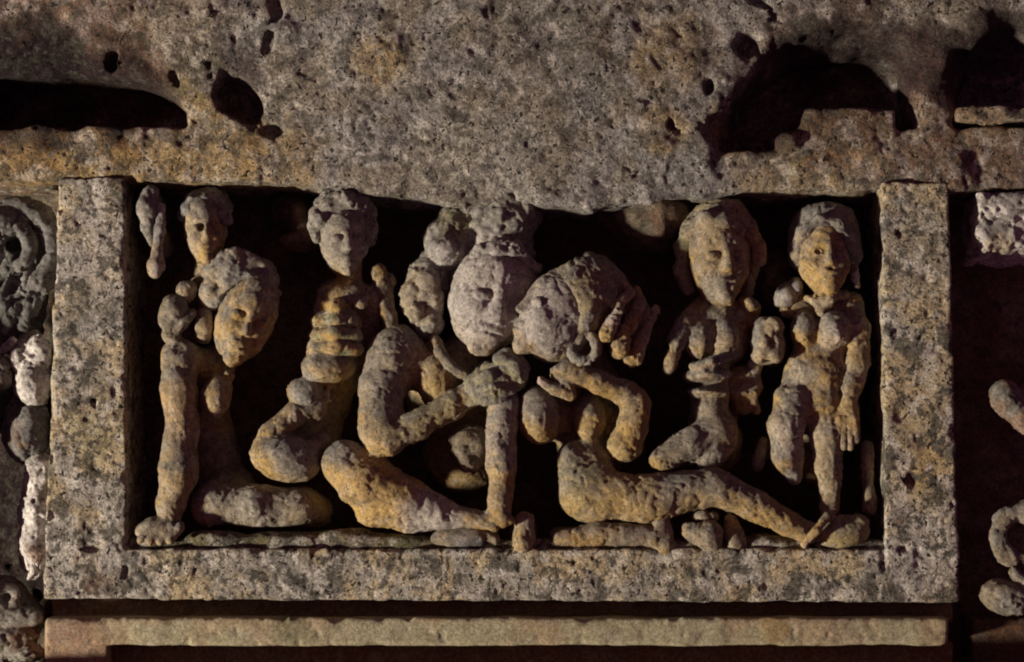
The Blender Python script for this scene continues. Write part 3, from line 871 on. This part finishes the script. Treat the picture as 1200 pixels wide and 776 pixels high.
S.chain([(880, 300, 50, 12), (874, 340, 62, 12)], k=5)
S.ell(846, 246, 40, 30, 14, 26, k=6)
part(E_, 'hair', S, BUFF * .85, MOSS * 1.6, rough=1.3, pits=1.0, spots=[(888, 290, 20, 24, OCHRE, .7)])
S = Sculpt()
S.ell(829, 440, 38, 29, 11, 28, roll=-3, k=3)
S.ell(830, 460, 40, 25, 8, 26, roll=3, k=2)
S.chain([(812, 430, 22, 6), (836, 424, 16, 7), (858, 416, 28, 7)], k=3)
part(E_, 'belt', S, GREY * .95, BUFF * .9, up=SLATE * 1.7)
S = Sculpt()
S.ring(870, 452, 52, 15, 8, sq=1.0, n=10)
S.ell(870, 476, 54, 16, 10, 14, k=4)
S.chain([(884, 462, 44, 5), (886, 482, 46, 5)], k=3)
S.chain([(870, 460, 60, 16), (860, 460, 95, 24)], k=5)
part(E_, 'hand', S, RUST * 1.2, OCHRE * .7, rough=1.2)

# ------------------------------------------------------------------ standing woman
DOFF[0] = -3
F_ = figure('carved standing woman with smooth cap of hair and one arm hanging beside the post', 'figure', 965, 606, 70)
S = Sculpt()
LF = S.face(965, 301, 24, 31, 49, 35, roll=-4, yaw=5, pitch=2, ears=False, nose=.7, eye=.7, worn=1)
S.ell(967, 296, 70, 30, 36, 34, k=8)
S.chain([(966, 335, 46, 15), (968, 356, 48, 18)], k=6)
S.ell(966, 368, 56, 42, 22, 24, k=10)
S.ell(942, 386, 30, 16, 24, 22, roll=-4, k=4)
S.ell(976, 388, 26, 22, 25, 24, k=4)
S.chain([(966, 400, 58, 32), (955, 440, 52, 36), (948, 470, 48, 36)], k=10)
S.ell(958, 436, 38, 36, 34, 28, roll=18, k=8)
S.chain([(932, 470, 30, 24), (920, 500, 20, 20), (922, 535, 20, 17), (930, 560, 28, 9)], k=6)
S.chain([(964, 470, 32, 22), (968, 510, 22, 18), (971, 550, 22, 16), (973, 594, 26, 13)], k=6)
S.chain([(955, 470, 70, 34), (960, 540, 95, 30)], k=10)
S.chain([(996, 356, 40, 15), (1006, 385, 30, 14), (1006, 425, 24, 13), (998, 455, 20, 10), (994, 470, 18, 9)], k=5)
S.chain([(996, 360, 50, 16), (985, 380, 90, 22)], k=6)
S.ell(992, 492, 18, 14, 24, 11, k=5)
for x, y in ((980, 518), (988, 524), (997, 524), (1004, 516)):
    S.chain([(x + (992 - x) * .3, 490, 8, 4.2), (x, y, 10, 3.6)], k=1.2)
S.chain([(992, 485, 22, 12), (985, 470, 80, 22)], k=5)
S.chain([(940, 358, 46, 14), (922, 366, 40, 9)], k=5)
for x, z, r in ((-.43, .10, 4.2), (.40, .12, 5.0), (-.02, -.33, 3.4)):
    S.ell_w(LF(x, 1.0, z), (r, 8, r * .7), None, 2, True)
part(F_, 'body', S, OCHRE * 1.02, BUFF, up=SLATE * 1.8, upamt=.4, rough=.9, spots=[
    (955, 325, 0, 30, OCHRE * 1.15, .6), (942, 375, 10, 18, SLATE * 2, .6), (975, 372, 5, 22, SLATE * 2, .5), (978, 395, 0, 20, PALE * .9, .5), (940, 440, 20, 22, SLATE * 2, .5),
    (925, 515, 0, 26, PALE * .8, .5), (930, 560, 20, 18, SLATE * 2, .7), (972, 500, 5, 16, SLATE * 2, .6), (992, 490, 10, 30, OCHRE * 1.1, .7)])
S = Sculpt()
S.ell(966, 272, 52, 41, 36, 46, k=6)
S.ell(934, 290, 40, 9, 26, 24, k=6)
S.ell(1000, 288, 36, 9, 26, 22, k=6)
S.chain([(936, 294, 18, 8), (941, 272, 6, 7), (962, 257, 0, 6), (984, 263, 0, 7), (997, 284, 8, 9), (1001, 300, 20, 8)], k=10)
S.chain([(936, 292, 20, 8), (937, 306, 30, 6)], k=4)
S.ell(968, 252, 34, 30, 15, 24, k=6)
part(F_, 'hair', S, GREY * 1.0, BUFF * .85, up=SLATE * 1.8, upamt=.4, rough=.9, pits=.8)
S = Sculpt(1.4)
S.chain([(1002, 314, 30, 5.5), (1003, 326, 27, 6), (1005, 334, 30, 5)], k=2)
part(F_, 'earring', S, OCHRE, PALE * .9)
S = Sculpt(1.4)
S.chain([(946, 350, 28, 5), (956, 354, 20, 6), (972, 350, 18, 6), (990, 345, 30, 5)], k=3)
S.chain([(956, 356, 22, 5), (962, 366, 18, 6), (972, 358, 20, 5)], k=2)
part(F_, 'necklace', S, BUFF * 1.1, OCHRE)
S = Sculpt()
S.ell(922, 345, 44, 13, 14, 16, k=4); S.ell(932, 336, 40, 9, 12, 12, k=3); S.ell(914, 350, 44, 7, 9, 10, k=3)
S.ell(925, 348, 70, 18, 18, 30, k=4)
part(F_, 'shoulder_knot', S, PALE * .8, BUFF, rough=1.5, pits=1.0)
S = Sculpt()
S.ell(898, 400, 30, 20, 28, 22, roll=-8, k=5)
S.ell(906, 384, 22, 12, 11, 14, k=3); S.ell(890, 414, 22, 10, 12, 12, k=3); S.ell(908, 416, 18, 10, 10, 10, k=3)
S.ell(906, 402, 6, 5, 8, 8, k=3, sub=True); S.ell(900, 422, 8, 8, 3, 7, k=2, sub=True); S.ell(900, 393, 6, 4, 4, 6, k=2, sub=True)
S.chain([(900, 405, 44, 20), (905, 405, 100, 26)], k=6)
S.chain([(885, 428, 40, 10), (882, 440, 48, 8)], k=4)
part(F_, 'bundle', S, BUFF, GREY, rough=1.3, pits=1.0, label='lumpy bundle held at her side')
S = Sculpt()
S.chain([(1016, 524, 40, 7), (1017, 560, 36, 8), (1019, 596, 34, 10)], k=3)
S.chain([(1017, 560, 50, 10), (1018, 560, 110, 14)], k=3)
part(F_, 'hanging_sash', S, BUFF * np.array([1.05, .97, .92]), DUN)
S = Sculpt()
S.chain([(895, 518, 54, 8), (890, 536, 48, 9), (888, 546, 48, 8)], k=3)
S.chain([(893, 530, 60, 10), (900, 525, 105, 16)], k=3)
part(F_, 'hem_fold', S, OCHRE * .9, DUN)

# ------------------------------------------------------------------ worn figures of the next panels
DOFF[0] = 0
G1 = figure('worn carved figure with coiled hair and whitened limbs beside the left post', 'figure', 40, 700, 70)
S = Sculpt(2.0)
S.ring(22, 292, 44, 40, 13, a0=-70, a1=200, sq=1.25, n=18)
S.ring(14, 290, 34, 22, 9, a0=-60, a1=200, sq=1.1, n=14)
S.ell(0, 262, 50, 40, 20, 30, k=5)
for i in range(8):
    x, y = 2 + i * 7.5, 346 + (i % 3) * 10 - i * 2
    S.chain([(x + 14, y - 30, 36 + (i % 2) * 8, 5), (x, y, 30, 6), (x - 14, y + 26, 40, 6)], k=2)
S.ell(20, 330, 96, 40, 90, 30, k=6)
part(G1, 'coiled_hair', S, SLATE * .9, SLATE * 1.3, rough=1.9, pits=1.0)
S = Sculpt(1.8)
S.ell(46, 412, 36, 15, 22, 18, k=8); S.ell(22, 422, 40, 13, 16, 16, k=8); S.ell(42, 452, 34, 21, 23, 20, k=10); S.ell(40, 432, 44, 18, 30, 18, k=8)
S.chain([(2, 412, 46, 8), (14, 398, 40, 6)], k=3)
S.ell(40, 430, 80, 26, 46, 40, k=6)
part(G1, 'whitened_arm', S, WHITE, PALE, M_PALE, rough=2.4, pits=1.5)
S = Sculpt(1.8)
S.ell(36, 505, 38, 24, 34, 26, roll=12, k=4)
S.ell(0, 440, 40, 16, 20, 20, k=4)
S.ell(30, 500, 96, 26, 46, 34, k=6)
S.chain([(-78, 400, 40, 44), (-74, 520, 36, 48), (-80, 690, 40, 50)], k=8)  # unseen mass left of view, added to shade the niche wall
S.chain([(-70, 480, 60, 40), (0, 480, 140, 30)], k=8)
part(G1, 'torso_and_blocker', S, SLATE * 1.1, UMBER * 1.3, rough=1.6)
S = Sculpt(1.8)
S.chain([(48, 545, 34, 14), (43, 590, 30, 16), (41, 640, 30, 18), (44, 665, 34, 14)], k=6)
S.chain([(44, 560, 80, 20), (44, 650, 80, 24)], k=6)
part(G1, 'whitened_leg', S, WHITE, PALE, M_PALE, rough=2.4, pits=1.5, spots=[(40, 650, 10, 15, RUST, .8)])
S = Sculpt(1.8)
S.ring(8, 700, 40, 12, 6, n=10)
S.chain([(-10, 725, 40, 14), (40, 722, 40, 12)], k=4)
S.ell(10, 745, 44, 36, 14, 20, k=4); S.ell(30, 765, 40, 26, 14, 20, k=4)
S.ell(0, 730, 90, 50, 60, 30, k=6)
part(G1, 'base', S, UMBER * 1.6, GREY, rough=1.5, pits=1.2)

G2 = figure('worn carved figure with rounded knee in the dark recess beyond the right post', 'figure', 1180, 716, 70)
S = Sculpt(1.8)
S.ell(1178, 464, 14, 20, 21, 20, k=4)
S.chain([(1182, 470, 14, 18), (1206, 495, 12, 17)], k=4)
S.chain([(1192, 480, 24, 17), (1210, 470, 140, 24)], k=4)
part(G2, 'fist', S, GREY * .7, UMBER * 1.7)
S = Sculpt(1.8)
S.ring(1190, 628, 14, 22, 11, a0=60, a1=250, sq=1.2, n=12)
S.ell(1205, 600, 14, 16, 14, 20, k=4)
S.ell(1204, 640, 60, 30, 40, 30, k=5)
S.ell(1178, 700, 18, 32, 20, 26, roll=14, k=4)
S.chain([(1188, 672, 12, 7), (1206, 690, 8, 8)], k=3)
part(G2, 'knee', S, DUN * .9, GREY, rough=1.2, spots=[(1198, 682, 30, 16, OCHRE, .8)])

CB = figure('whitened broken stone block under the lintel beside the right post', 'block', 1180, 300, 60, name='stone_block')
S = Sculpt(2.0)
S.prism([(1146, 226), (1240, 226), (1240, 298), (1148, 302)], 6, 110, rnd=5)
S.ell(1190, 310, 0, 46, 22, 40, roll=-8, k=10, sub=True)
S.ell(1222, 292, 0, 20, 16, 30, k=8, sub=True)
S.ell(1150, 290, 0, 8, 16, 20, k=6, sub=True)
part(CB, 'block', S, WHITE * .95, PALE, M_PALE, rough=2.2, pits=2.0, spots=[(1172, 290, 5, 20, BUFF, .7), (1165, 262, 0, 14, SLATE, .6)])
S = Sculpt(2.4)
S.prism([(1140, 724), (1240, 724), (1240, 820), (1140, 820)], 40, 120, rnd=6)
V, F, N = S.mesh(0, 77, 1.6, 1, band=5, bscale=26)
o = link_mesh('wall_base', V, F, tint(V, N, UMBER * .7, RUST * .5, 78), M_BACK); o['kind'] = 'structure'

#print('TRIS', sum(len(o.data.polygons) * 2 for o in scene.objects if o.type == 'MESH'))
